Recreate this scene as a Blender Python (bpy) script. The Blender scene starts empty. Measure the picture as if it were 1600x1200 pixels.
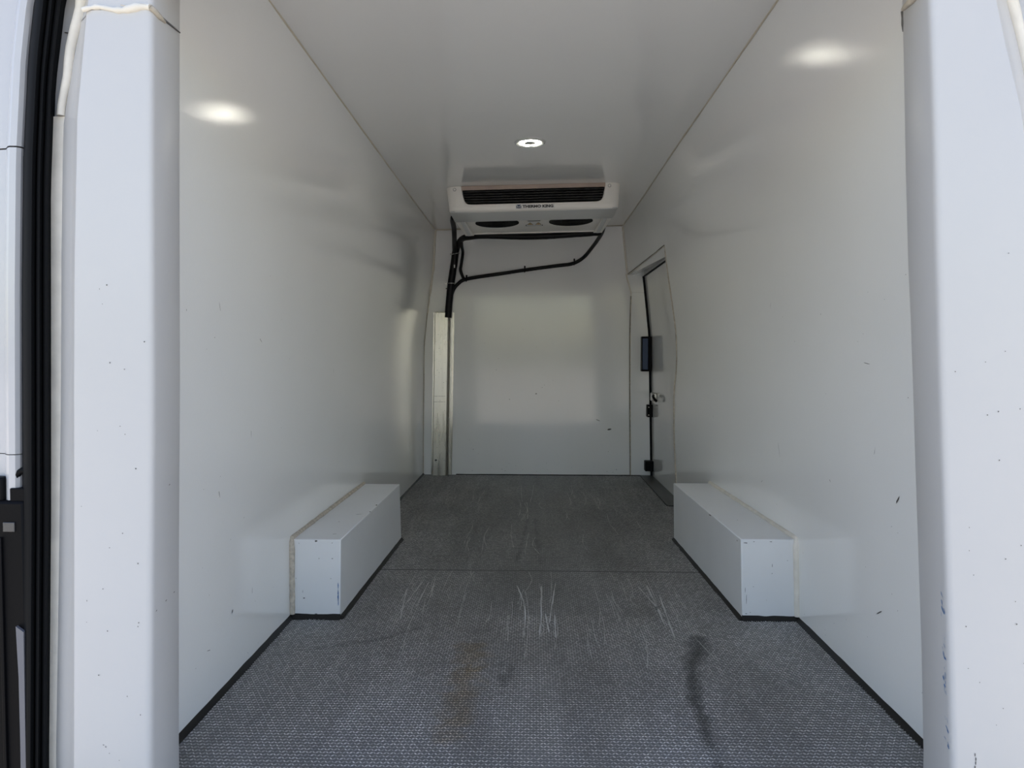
import bpy, bmesh, math, random
import numpy as np
from mathutils import Matrix, Vector

random.seed(7)
rng = np.random.default_rng(7)
scene = bpy.context.scene
COL = scene.collection

# ------------------------------------------------------------------ camera
cam_data = bpy.data.cameras.new('camera')
cam_data.sensor_width = 36.0
cam_data.lens = 27.0
cam_data.clip_start = 0.02
cam = bpy.data.objects.new('camera', cam_data)
COL.objects.link(cam)
YAW, PITCH, ROLL = math.atan(33 / 1200), -math.atan(50 / 1200), math.radians(0.1)
cam.matrix_world = (Matrix.Translation((0, 0, 0.80)) @ Matrix.Rotation(YAW, 4, 'Z') @ Matrix.Rotation(PITCH, 4, 'X')
                    @ Matrix.Rotation(-ROLL, 4, 'Y') @ Matrix.Rotation(math.pi / 2, 4, 'X'))
scene.camera = cam

# ------------------------------------------------------------------ sky, sun, exposure
SUN_EL, SUN_AZ = math.radians(40), math.radians(4)       # sun high in front of the van: the rear opening is in shade
world = bpy.data.worlds.new('sky'); scene.world = world
world.use_nodes = True
wn, wl = world.node_tree.nodes, world.node_tree.links
wn.clear()
sky = wn.new('ShaderNodeTexSky'); sky.sky_type = 'NISHITA'
sky.sun_disc = False
sky.sun_elevation = SUN_EL; sky.sun_rotation = SUN_AZ
sky.air_density = 1.4; sky.dust_density = 2.0; sky.ozone_density = 1.0
hsv = wn.new('ShaderNodeHueSaturation'); hsv.inputs['Hue'].default_value = 0.518; hsv.inputs['Saturation'].default_value = 0.95
bg = wn.new('ShaderNodeBackground'); bg.inputs['Strength'].default_value = 0.24
wo = wn.new('ShaderNodeOutputWorld')
wl.new(sky.outputs[0], hsv.inputs['Color']); wl.new(hsv.outputs[0], bg.inputs['Color']); wl.new(bg.outputs[0], wo.inputs[0])

sun_d = bpy.data.lights.new('sun', 'SUN'); sun_d.energy = 7.0; sun_d.angle = math.radians(0.6); sun_d.color = (1.0, 0.94, 0.83)
sun = bpy.data.objects.new('sun', sun_d); COL.objects.link(sun)
to_sun = Vector((math.sin(SUN_AZ) * math.cos(SUN_EL), math.cos(SUN_AZ) * math.cos(SUN_EL), math.sin(SUN_EL)))
sun.rotation_euler = to_sun.to_track_quat('Z', 'Y').to_euler()
sun.location = (0, 8, 12)

vs = scene.view_settings
vs.view_transform = 'Standard'; vs.look = 'None'; vs.gamma = 1.0; vs.use_curve_mapping = False
vs.exposure = 0.64

LED_STRENGTH = 32.0
# white box with one opening: let the light bounce on
scene.cycles.max_bounces = 32; scene.cycles.diffuse_bounces = 20; scene.cycles.glossy_bounces = 8

# ------------------------------------------------------------------ materials
def srgb(r, g, b):
    f = lambda c: c / 12.92 if c <= 0.04045 else ((c + 0.055) / 1.055) ** 2.4
    return (f(r / 255), f(g / 255), f(b / 255), 1.0)

def mat(name, col, rough=0.5, metal=0.0, spec=0.5, vary=0.0, vscale=3.0, bump=0.0, bscale=200.0, rvary=0.0, stretch=(1, 1, 1), coat=0.0, ramp=(0.35, 0.65)):
    m = bpy.data.materials.new(name); m.use_nodes = True
    n, l = m.node_tree.nodes, m.node_tree.links
    p = n['Principled BSDF']
    p.inputs['Base Color'].default_value = col
    p.inputs['Roughness'].default_value = rough
    p.inputs['Metallic'].default_value = metal
    p.inputs['Specular IOR Level'].default_value = spec
    p.inputs['Coat Weight'].default_value = coat
    p.inputs['Coat Roughness'].default_value = 0.05
    tc = n.new('ShaderNodeTexCoord'); mp = n.new('ShaderNodeMapping'); mp.inputs['Scale'].default_value = stretch
    l.new(tc.outputs['Object'], mp.inputs['Vector'])
    if vary or rvary:
        t = n.new('ShaderNodeTexNoise'); t.inputs['Scale'].default_value = vscale; t.inputs['Detail'].default_value = 6
        l.new(mp.outputs[0], t.inputs['Vector'])
        mr = n.new('ShaderNodeMapRange'); mr.inputs['From Min'].default_value = ramp[0]; mr.inputs['From Max'].default_value = ramp[1]
        l.new(t.outputs['Fac'], mr.inputs['Value'])
        if vary:
            mr.inputs['To Min'].default_value = 1 - vary; mr.inputs['To Max'].default_value = 1 + vary
            mx = n.new('ShaderNodeMix'); mx.data_type = 'RGBA'; mx.blend_type = 'MULTIPLY'; mx.inputs['Factor'].default_value = 1
            mx.inputs['A'].default_value = col
            l.new(mr.outputs[0], mx.inputs['B']); l.new(mx.outputs['Result'], p.inputs['Base Color'])
        if rvary:
            mr2 = n.new('ShaderNodeMapRange'); mr2.inputs['From Min'].default_value = 0.3; mr2.inputs['From Max'].default_value = 0.7
            mr2.inputs['To Min'].default_value = max(0.0, rough - rvary); mr2.inputs['To Max'].default_value = rough + rvary
            l.new(t.outputs['Fac'], mr2.inputs['Value']); l.new(mr2.outputs[0], p.inputs['Roughness'])
    if bump:
        t2 = n.new('ShaderNodeTexNoise'); t2.inputs['Scale'].default_value = bscale; t2.inputs['Detail'].default_value = 3
        l.new(mp.outputs[0], t2.inputs['Vector'])
        b = n.new('ShaderNodeBump'); b.inputs['Strength'].default_value = bump; b.inputs['Distance'].default_value = 0.001
        l.new(t2.outputs['Fac'], b.inputs['Height']); l.new(b.outputs[0], p.inputs['Normal'])
    return m

M = {}
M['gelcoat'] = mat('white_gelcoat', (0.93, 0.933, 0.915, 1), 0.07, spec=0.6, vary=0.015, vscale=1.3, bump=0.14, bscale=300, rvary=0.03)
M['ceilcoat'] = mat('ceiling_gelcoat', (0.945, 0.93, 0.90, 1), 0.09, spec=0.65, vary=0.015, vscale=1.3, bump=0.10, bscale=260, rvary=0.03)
M['bulk'] = mat('bulkhead_gelcoat', (0.945, 0.945, 0.94, 1), 0.10, spec=0.7, vary=0.02, vscale=2, bump=0.22, bscale=60, rvary=0.04, stretch=(1, 1, 0.12))
M['boxcoat'] = mat('white_box_laminate', (0.80, 0.81, 0.81, 1), 0.32, spec=0.4, vary=0.02, vscale=4, bump=0.05, bscale=300)
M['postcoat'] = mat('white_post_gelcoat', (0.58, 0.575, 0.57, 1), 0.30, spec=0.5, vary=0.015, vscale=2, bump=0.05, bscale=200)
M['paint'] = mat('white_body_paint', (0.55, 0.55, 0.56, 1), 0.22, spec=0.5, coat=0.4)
M['doorcoat'] = mat('door_gelcoat', (0.78, 0.78, 0.77, 1), 0.08, spec=0.6, vary=0.02, bump=0.06, bscale=200)
M['cream'] = mat('cream_sealant', srgb(236, 230, 218), 0.55, spec=0.3, vary=0.06, vscale=25, bump=0.25, bscale=90)
M['yellowed'] = mat('yellowed_sealant', srgb(214, 205, 186), 0.5, spec=0.3, vary=0.05, vscale=14)
M['dirtycream'] = mat('dirty_sealant', srgb(196, 187, 172), 0.6, spec=0.3, vary=0.18, vscale=90, bump=0.5, bscale=120)
M['blackseal'] = mat('black_sealant', (0.012, 0.011, 0.010, 1), 0.5, spec=0.3, bump=0.4, bscale=90)
M['rubber'] = mat('black_rubber', (0.009, 0.0095, 0.0105, 1), 0.62, spec=0.08, bump=0.1, bscale=300)
M['plastic'] = mat('black_plastic', (0.005, 0.005, 0.006, 1), 0.5, spec=0.1, bump=0.2, bscale=400)
M['hose'] = mat('black_hose', (0.006, 0.006, 0.007, 1), 0.5, spec=0.3, bump=0.3, bscale=150)
M['alu'] = mat('brushed_aluminium', (0.62, 0.60, 0.56, 1), 0.28, metal=1.0, vary=0.10, vscale=30, rvary=0.10, bump=0.25, bscale=160, stretch=(1, 1, 0.08))
M['sill'] = mat('dull_aluminium', (0.15, 0.15, 0.14, 1), 0.45, metal=0.8, vary=0.2, vscale=20, stretch=(1, 0.1, 1))
M['steel'] = mat('steel', (0.55, 0.54, 0.52, 1), 0.3, metal=1.0)
M['beigemetal'] = mat('beige_coated_metal', srgb(176, 158, 146), 0.35, metal=0.2, vary=0.10, vscale=8)
M['unitwhite'] = mat('unit_white_plastic', (0.93, 0.895, 0.84, 1), 0.30, spec=0.45, vary=0.02, vscale=6)
M['unitshade'] = mat('unit_shaded_plastic', (0.74, 0.74, 0.725, 1), 0.35, spec=0.45)  # the unit's white plastic made greyer: underside shade put into the colour
M['dark'] = mat('dark_interior', (0.004, 0.004, 0.004, 1), 0.7, spec=0.2)
M['slat'] = mat('grey_slat', (0.09, 0.09, 0.09, 1), 0.35, spec=0.5, metal=0.3)
M['guide'] = mat('grey_guide', (0.16, 0.16, 0.18, 1), 0.5)
M['scratch'] = mat('scratch_bright', (0.55, 0.55, 0.53, 1), 0.5)
M['scuff'] = mat('scuff_dark', (0.10, 0.095, 0.09, 1), 0.7)
M['bluescuff'] = mat('scuff_blue', srgb(40, 105, 165), 0.6)
M['logoblack'] = mat('logo_black', (0.012, 0.012, 0.014, 1), 0.4)
M['logoblue'] = mat('logo_blue', srgb(40, 62, 96), 0.4)
M['logowhite'] = mat('logo_white', (0.8, 0.79, 0.77, 1), 0.35)
M['yellow'] = mat('warning_yellow', srgb(214, 176, 104), 0.45)
M['lampglass'] = mat('lamp_frosted', (0.22, 0.22, 0.20, 1), 0.4)
M['lampring'] = mat('lamp_ring', (0.66, 0.66, 0.63, 1), 0.3)
M['ground'] = mat('concrete_yard', (0.44, 0.405, 0.36, 1), 0.9, spec=0.2, vary=0.15, vscale=0.8)

led = bpy.data.materials.new('led_emitter'); led.use_nodes = True
_p = led.node_tree.nodes['Principled BSDF']
_p.inputs['Base Color'].default_value = (0.9, 0.9, 0.85, 1)
_p.inputs['Emission Color'].default_value = (1.0, 0.97, 0.84, 1)
_p.inputs['Emission Strength'].default_value = LED_STRENGTH
M['led'] = led

def floor_material(name, r0, r1, metal):
    m = bpy.data.materials.new(name); m.use_nodes = True
    n, l = m.node_tree.nodes, m.node_tree.links
    p = n['Principled BSDF']
    at = n.new('ShaderNodeAttribute'); at.attribute_name = 'stain'
    tc = n.new('ShaderNodeTexCoord')
    t = n.new('ShaderNodeTexNoise'); t.inputs['Scale'].default_value = 3.0; t.inputs['Detail'].default_value = 8; t.inputs['Roughness'].default_value = 0.6
    mp = n.new('ShaderNodeMapping'); mp.inputs['Scale'].default_value = (1.6, 0.7, 1)
    l.new(tc.outputs['Object'], mp.inputs[0]); l.new(mp.outputs[0], t.inputs['Vector'])
    mr = n.new('ShaderNodeMapRange'); mr.inputs['From Min'].default_value = 0.3; mr.inputs['From Max'].default_value = 0.7
    mr.inputs['To Min'].default_value = 0.80; mr.inputs['To Max'].default_value = 1.2
    l.new(t.outputs['Fac'], mr.inputs['Value'])
    mx = n.new('ShaderNodeMix'); mx.data_type = 'RGBA'; mx.blend_type = 'MULTIPLY'; mx.inputs['Factor'].default_value = 1
    l.new(at.outputs['Color'], mx.inputs['A']); l.new(mr.outputs[0], mx.inputs['B'])
    l.new(mx.outputs['Result'], p.inputs['Base Color'])
    p.inputs['Metallic'].default_value = metal
    mr2 = n.new('ShaderNodeMapRange'); mr2.inputs['From Min'].default_value = 0.3; mr2.inputs['From Max'].default_value = 0.7
    mr2.inputs['To Min'].default_value = r0; mr2.inputs['To Max'].default_value = r1
    l.new(t.outputs['Fac'], mr2.inputs['Value']); l.new(mr2.outputs[0], p.inputs['Roughness'])
    return m
M['floor'] = floor_material('grimy_tread_plate', .42, .58, .5)
M['bars'] = floor_material('worn_tread_tops', .28, .40, .75)

# ------------------------------------------------------------------ helpers
def link(o, parent=None):
    COL.objects.link(o)
    if parent is not None:
        o.parent = parent
    return o

def empty(name, loc=(0, 0, 0)):
    o = bpy.data.objects.new(name, None); o.empty_display_size = 0.05
    o.location = loc
    return link(o)

def tag(o, label=None, cat=None, group=None, kind=None):
    if label: o['label'] = label
    if cat: o['category'] = cat
    if group: o['group'] = group
    if kind: o['kind'] = kind
    return o

def mesh(name, verts, faces, m, parent=None, smooth=None, fix=True):
    me = bpy.data.meshes.new(name)
    me.from_pydata([tuple(map(float, v)) for v in verts], [], [tuple(f) for f in faces])
    me.validate()
    if fix:
        bm = bmesh.new(); bm.from_mesh(me); bmesh.ops.recalc_face_normals(bm, faces=bm.faces); bm.to_mesh(me); bm.free()
    if smooth is not None:
        me.polygons.foreach_set('use_smooth', [True] * len(me.polygons))
        me.set_sharp_from_angle(angle=math.radians(smooth))
    me.materials.append(M[m])
    return link(bpy.data.objects.new(name, me), parent)

def joined(name, parts, m, parent=None, smooth=None):
    V, F = [], []
    for v, f in parts:
        k = len(V); V += list(v); F += [tuple(i + k for i in q) for q in f]
    return mesh(name, V, F, m, parent, smooth)

def box_vf(x0, x1, y0, y1, z0, z1):
    v = [(x, y, z) for z in (z0, z1) for y in (y0, y1) for x in (x0, x1)]
    return v, [(0, 2, 3, 1), (4, 5, 7, 6), (0, 1, 5, 4), (2, 6, 7, 3), (0, 4, 6, 2), (1, 3, 7, 5)]

def bevel(o, w, seg=2, ang=30):
    b = o.modifiers.new('bevel', 'BEVEL'); b.width = w; b.segments = seg; b.limit_method = 'ANGLE'; b.angle_limit = math.radians(ang)
    o.data.polygons.foreach_set('use_smooth', [True] * len(o.data.polygons)); o.data.set_sharp_from_angle(angle=math.radians(40))
    return o

def box(name, x0, x1, y0, y1, z0, z1, m, parent=None, bev=0.0):
    o = mesh(name, *box_vf(x0, x1, y0, y1, z0, z1), m, parent)
    if bev: bevel(o, bev)
    return o

def smooth_path(pts, n=8):
    P = [np.array(p, float) for p in pts]
    P = [2 * P[0] - P[1]] + P + [2 * P[-1] - P[-2]]
    out = []
    for i in range(1, len(P) - 2):
        p0, p1, p2, p3 = P[i - 1:i + 3]
        for k in range(n):
            t = k / n
            out.append(0.5 * ((2 * p1) + (-p0 + p2) * t + (2 * p0 - 5 * p1 + 4 * p2 - p3) * t * t + (-p0 + 3 * p1 - 3 * p2 + p3) * t ** 3))
    out.append(P[-2])
    return out

def tube_vf(path, r, seg=10, jitter=0.0, flat=None):
    path = [np.array(p, float) for p in path]
    n = len(path)
    rr = r if hasattr(r, '__len__') else [r] * n
    V, F = [], []
    prev = None
    for i, p in enumerate(path):
        t = path[min(i + 1, n - 1)] - path[max(i - 1, 0)]; t /= np.linalg.norm(t) + 1e-12
        if prev is None:
            a = np.array((0, 0, 1.0)) if abs(t[2]) < 0.9 else np.array((1.0, 0, 0))
            u = np.cross(t, a)
        else:
            u = prev - t * np.dot(prev, t)
        u /= np.linalg.norm(u); prev = u
        w = np.cross(t, u)
        q = rr[i] * (1 + (rng.uniform(-jitter, jitter) if jitter else 0))
        for k in range(seg):
            a = 2 * math.pi * k / seg
            V.append(p + q * (math.cos(a) * u + math.sin(a) * w))
    for i in range(n - 1):
        for k in range(seg):
            k2 = (k + 1) % seg
            F.append((i * seg + k, i * seg + k2, (i + 1) * seg + k2, (i + 1) * seg + k))
    F.append(tuple(range(seg))[::-1]); F.append(tuple(range((n - 1) * seg, n * seg)))
    return V, F

def tube(name, path, r, m, parent=None, seg=10, n=0, jitter=0.0):
    if n: path = smooth_path(path, n)
    return mesh(name, *tube_vf(path, r, seg, jitter), m, parent, smooth=60)

def lathe(name, prof, m, parent=None, seg=32, smooth=40):
    V, F = [], []
    for r, z in prof:
        for k in range(seg):
            a = 2 * math.pi * k / seg
            V.append((r * math.cos(a), r * math.sin(a), z))
    for i in range(len(prof) - 1):
        for k in range(seg):
            k2 = (k + 1) % seg
            F.append((i * seg + k, i * seg + k2, (i + 1) * seg + k2, (i + 1) * seg + k))
    F.append(tuple(range(seg))); F.append(tuple(range((len(prof) - 1) * seg, len(prof) * seg)))
    return mesh(name, V, F, m, parent, smooth=smooth)

def interp(z, tab):
    return float(np.interp(z, [t[0] for t in tab], [t[1] for t in tab]))

# ------------------------------------------------------------------ shape of the cargo box (metres; X right, Y towards the cab, Z up, floor = 0)
Y_BACK = 4.97
def zc(x, y): return 1.600 + 0.0165 * (4.95 - y) + 0.02 * x
LPROF = [(1.30, [(0, -.732), (.5, -.730), (.85, -.725), (1.1, -.703), (1.35, -.679), (1.5, -.660), (1.66, -.628)]),
         (4.97, [(0, -.716), (.5, -.712), (.85, -.707), (1.09, -.682), (1.33, -.650), (1.6, -.636), (1.7, -.630)])]
RPROF = [(1.30, [(0, .802), (.5, .798), (.85, .785), (1.1, .738), (1.35, .690), (1.5, .655), (1.68, .598)]),
         (2.30, [(0, .797), (.25, .789), (.6, .786), (.85, .780), (1.1, .745), (1.35, .695), (1.66, .590)]),
         (3.27, [(0, .768), (.25, .756), (.6, .756), (.85, .765), (1.1, .745), (1.35, .695), (1.64, .582)]),
         (4.05, [(0, .760), (.13, .757), (.36, .744), (.60, .741), (.73, .755), (.90, .750), (1.07, .725), (1.235, .700), (1.355, .685), (1.63, .580)]),
         (4.97, [(0, .765), (.6, .755), (.85, .750), (1.09, .705), (1.30, .605), (1.62, .572)])]
def prof(P, y, z):
    for (ya, ta), (yb, tb) in zip(P, P[1:]):
        if y <= yb or yb == P[-1][0]:
            f = min(1, max(0, (y - ya) / (yb - ya)))
            return interp(z, ta) * (1 - f) + interp(z, tb) * f
def Xl(y, z): return prof(LPROF, y, z)
def Xr(y, z): return prof(RPROF, y, z)

DOOR_Y0 = 4.075
def door_top(y): return 1.300 - 0.01 * (y - 4.05)

# ------------------------------------------------------------------ the setting
def sheet(name, ys, rows, fn, m, skip=None, thick=0.05, parent=None, inward=1):
    V, F = [], []
    for y in ys:
        for k in range(len(rows)):
            V.append(fn(y, rows[k]))
    nr = len(rows)
    for i in range(len(ys) - 1):
        for k in range(nr - 1):
            if skip and skip(i, k): continue
            q = (i * nr + k, i * nr + k + 1, (i + 1) * nr + k + 1, (i + 1) * nr + k)
            F.append(q if inward > 0 else q[::-1])
    o = mesh(name, V, F, m, parent, smooth=35, fix=False)
    s = o.modifiers.new('thickness', 'SOLIDIFY'); s.thickness = thick; s.offset = -1
    e = o.modifiers.new('split', 'EDGE_SPLIT'); e.split_angle = math.radians(35)
    return tag(o, kind='structure') if parent is None else o

ys_all = [1.30, 1.42, 1.6, 1.9, 2.2, 2.5, 2.8, 3.1, 3.4, 3.7, 3.9, DOOR_Y0, 4.2, 4.4, 4.6, 4.8, Y_BACK]
us = [i / 28 for i in range(29)]
def wl_pt(y, u):
    z = -0.02 + u * (1.75 + .02); zt = zc(-.63, y) + 0.01
    z = -0.02 + u * (zt + .02)
    return (Xl(y, z), y, z)
wall_left = sheet('wall_left', ys_all, us, wl_pt, 'gelcoat', inward=-1)
tag(wall_left, 'glossy white left side wall of the cargo box', None)

KD = 22
def wr_z(y, k):
    zt = zc(.58, y) + 0.01
    d = door_top(y)
    return -0.02 + (d + .02) * k / KD if k <= KD else d + (zt - d) * (k - KD) / 6
def wr_pt(y, k):
    z = wr_z(y, k); return (Xr(y, z), y, z)
iD = ys_all.index(DOOR_Y0)
wall_right = sheet('wall_right', ys_all, list(range(KD + 7)), wr_pt, 'gelcoat', skip=lambda i, k: i >= iD and k < KD, thick=0.05, inward=1)
tag(wall_right, 'glossy white right side wall of the cargo box', None)

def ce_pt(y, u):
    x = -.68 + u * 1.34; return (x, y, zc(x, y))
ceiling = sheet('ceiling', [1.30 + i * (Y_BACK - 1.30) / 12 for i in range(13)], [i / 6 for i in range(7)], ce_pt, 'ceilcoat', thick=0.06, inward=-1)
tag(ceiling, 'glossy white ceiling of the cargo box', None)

wall_back = box('wall_back', -.86, .92, Y_BACK, Y_BACK + .06, -.02, 1.68, 'bulk'); tag(wall_back, 'glossy white bulkhead at the far end', None, kind='structure')

# sealant beads in the corners
tube('sealant_bead', [(Xl(y, zc(-.63, y) - .004) + .001, y, zc(-.63, y) - .001) for y in np.linspace(1.31, 4.96, 40)], 0.0026, 'yellowed', ceiling, 6, jitter=.3)
tube('sealant_bead', [(Xr(y, zc(.58, y) - .004) - .001, y, zc(.58, y) - .001) for y in np.linspace(1.31, 4.96, 40)], 0.0026, 'yellowed', ceiling, 6, jitter=.3)
tube('sealant_bead', [(x, Y_BACK - .001, zc(x, Y_BACK) - .002) for x in np.linspace(-.63, .57, 20)], 0.004, 'yellowed', ceiling, 6, jitter=.2)
tube('sealant_bead', [(Xl(4.965, z) + .004, 4.966, z) for z in np.linspace(1.58, 1.05, 16)], [0.008] * 8 + [0.006] * 4 + [.004] * 4, 'cream', wall_back, 7, jitter=.25)
tube('sealant_bead', [(Xl(4.965, z) + .001, 4.968, z) for z in np.linspace(1.05, 0, 16)], 0.003, 'dirtycream', wall_back, 6, jitter=.25)
tube('sealant_bead', [(Xr(4.965, z) - .003, 4.966, z) for z in np.linspace(1.60, 1.30, 12)], 0.007, 'cream', wall_back, 7, jitter=.25)

# floor: sub-floor, two sheets of tread plate, tread bars
floor = box('floor', -.80, .86, 1.28, Y_BACK, -.05, -.004, 'blackseal'); tag(floor, 'worn grey aluminium tread plate floor', None, kind='structure')

SEG = {  # marks on the floor: polylines (x, y), half width, colour, strength
 'wet': [[(.463, 2.13), (.447, 2.05), (.462, 2.082), (.406, 1.943), (.386, 1.829), (.376, 1.728), (.365, 1.609), (.362, 1.493), (.36, 1.40)]],
 'rust': [[(-.162, 2.05), (-.15, 2.0), (-.158, 1.925)], [(-.162, 1.90), (-.165, 1.777), (-.165, 1.62), (-.169, 1.565)]],
 'scratch': [[(-.053, 2.60), (-.024, 2.37), (-.025, 2.114)], [(.031, 2.6), (.027, 2.31), (.02, 2.13)], [(.08, 2.64), (.049, 2.23)], [(.067, 2.316), (.065, 2.116)],
             [(.039, 2.315), (.048, 2.155)], [(-.424, 2.55), (-.394, 2.245)], [(-.36, 2.63), (-.364, 2.36)], [(-.343, 2.67), (-.332, 2.455)], [(-.38, 2.66), (-.40, 2.40)],
             [(.417, 2.51), (.397, 2.118)], [(.391, 2.62), (.388, 2.217)], [(-.222, 3.81), (-.201, 3.5)], [(.36, 2.6), (.40, 2.3)]],
 'dark': [[(.011, 3.67), (.016, 3.285), (.031, 2.88)], [(-.052, 1.93), (-.07, 1.78)], [(-.32, 2.194), (-.43, 2.091), (-.663, 1.984)], [(-.08, 1.97), (-.072, 1.763)],
          [(-.02, 3.7), (-.045, 3.2), (-.06, 2.9)], [(.294, 2.07), (.296, 2.03)], [(-.335, 1.62), (-.315, 1.615)]],
 'spots': [(.048, 2.386, .012), (.087, 2.345, .03), (-.108, 2.254, .012), (-.08, 2.161, .018), (-.292, 2.086, .014), (-.321, 2.08, .012), (.332, 2.215, .012), (.107, 1.612, .016),
           (-.078, 1.491, .03), (-.102, 1.467, .03), (-.43, 3.58, .10), (-.40, 3.35, .09), (.35, 1.5, .05), (.30, 1.95, .02)],
}
def dist_poly(P, pts):
    d = np.full(len(P), 9.0)
    for a, b in zip(pts, pts[1:]):
        a, b = np.array(a), np.array(b); ab = b - a
        t = np.clip(((P - a) @ ab) / (ab @ ab), 0, 1)
        d = np.minimum(d, np.linalg.norm(P - (a + t[:, None] * ab), axis=1))
    return d
def vnoise(P, scale, seed):
    """smooth value noise, about -1..1"""
    q = np.asarray(P) * scale + seed * 17.31
    i = np.floor(q).astype(np.int64); f = q - i; f = f * f * (3 - 2 * f)
    def h(a, b):
        n = (a * 73856093) ^ (b * 19349663) ^ (seed * 83492791)
        n = (n ^ (n >> 13)) * 1274126177 & 0x7fffffff
        return (n % 65521) / 65521 * 2 - 1
    a, b = i[:, 0], i[:, 1]
    return (h(a, b) * (1 - f[:, 0]) + h(a + 1, b) * f[:, 0]) * (1 - f[:, 1]) + (h(a, b + 1) * (1 - f[:, 0]) + h(a + 1, b + 1) * f[:, 0]) * f[:, 1]
def wob(P, s, k):
    return vnoise(P, s, k) + .6 * vnoise(P, s * 2.3, k + 3) + .4 * vnoise(P, s * 5.1, k + 7)
def floor_colour(P):
    P = np.asarray(P, float)
    c = np.tile(np.array([.242, .243, .240]), (len(P), 1))
    # colour darkens slightly towards the cab; brighter patch just inside the rear opening
    f = np.clip((P[:, 1] - 2.0) / 2.2, 0, 1)
    c *= (1.10 - .12 * f)[:, None]
    rear_patch = np.exp(-((P[:, 0] - .1) / .45) ** 2) * np.exp(-((P[:, 1] - 1.5) / .35) ** 2)
    c *= (1 + .18 * rear_patch)[:, None]
    c *= (1 + .07 * vnoise(P * np.array([1, .06]), 45, 5) + .07 * vnoise(P * np.array([1, .5]), 7, 9) + .05 * vnoise(P, 90, 2))[:, None]
    w = wob(P, 30, 4) * .007
    def blend(d, hw, col, k):
        a = k * np.clip(1 - (d + w) / hw, 0, 1) ** .7
        c[:] = c * (1 - a[:, None]) + np.array(col) * a[:, None]
    for q in SEG['wet']:
        d = dist_poly(P, q); hw = np.where(P[:, 1] > 1.98, .034, np.where(P[:, 1] > 1.6, .02, .016))
        blend(d, hw, (.07, .072, .070), .8)
    for q in SEG['rust']: blend(dist_poly(P, q) + 2.2 * w, .042, (.21, .16, .09), .52)
    for q in SEG['dark']: blend(dist_poly(P, q), .008, (.08, .08, .08), .4)
    for x, y, r in SEG['spots']: blend(np.hypot(P[:, 0] - x, P[:, 1] - y) + 3 * w * r / .03, r, (.30, .305, .30), .6)
    return np.clip(c, .01, 1)

def paint_attr(me, P, gain=.72):
    a = me.color_attributes.new('stain', 'FLOAT_COLOR', 'POINT')
    col = np.ones((len(P), 4)); col[:, :3] = np.clip(floor_colour(P) * gain, 0, 1)
    a.data.foreach_set('color', col.ravel().astype(np.float32))

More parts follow.
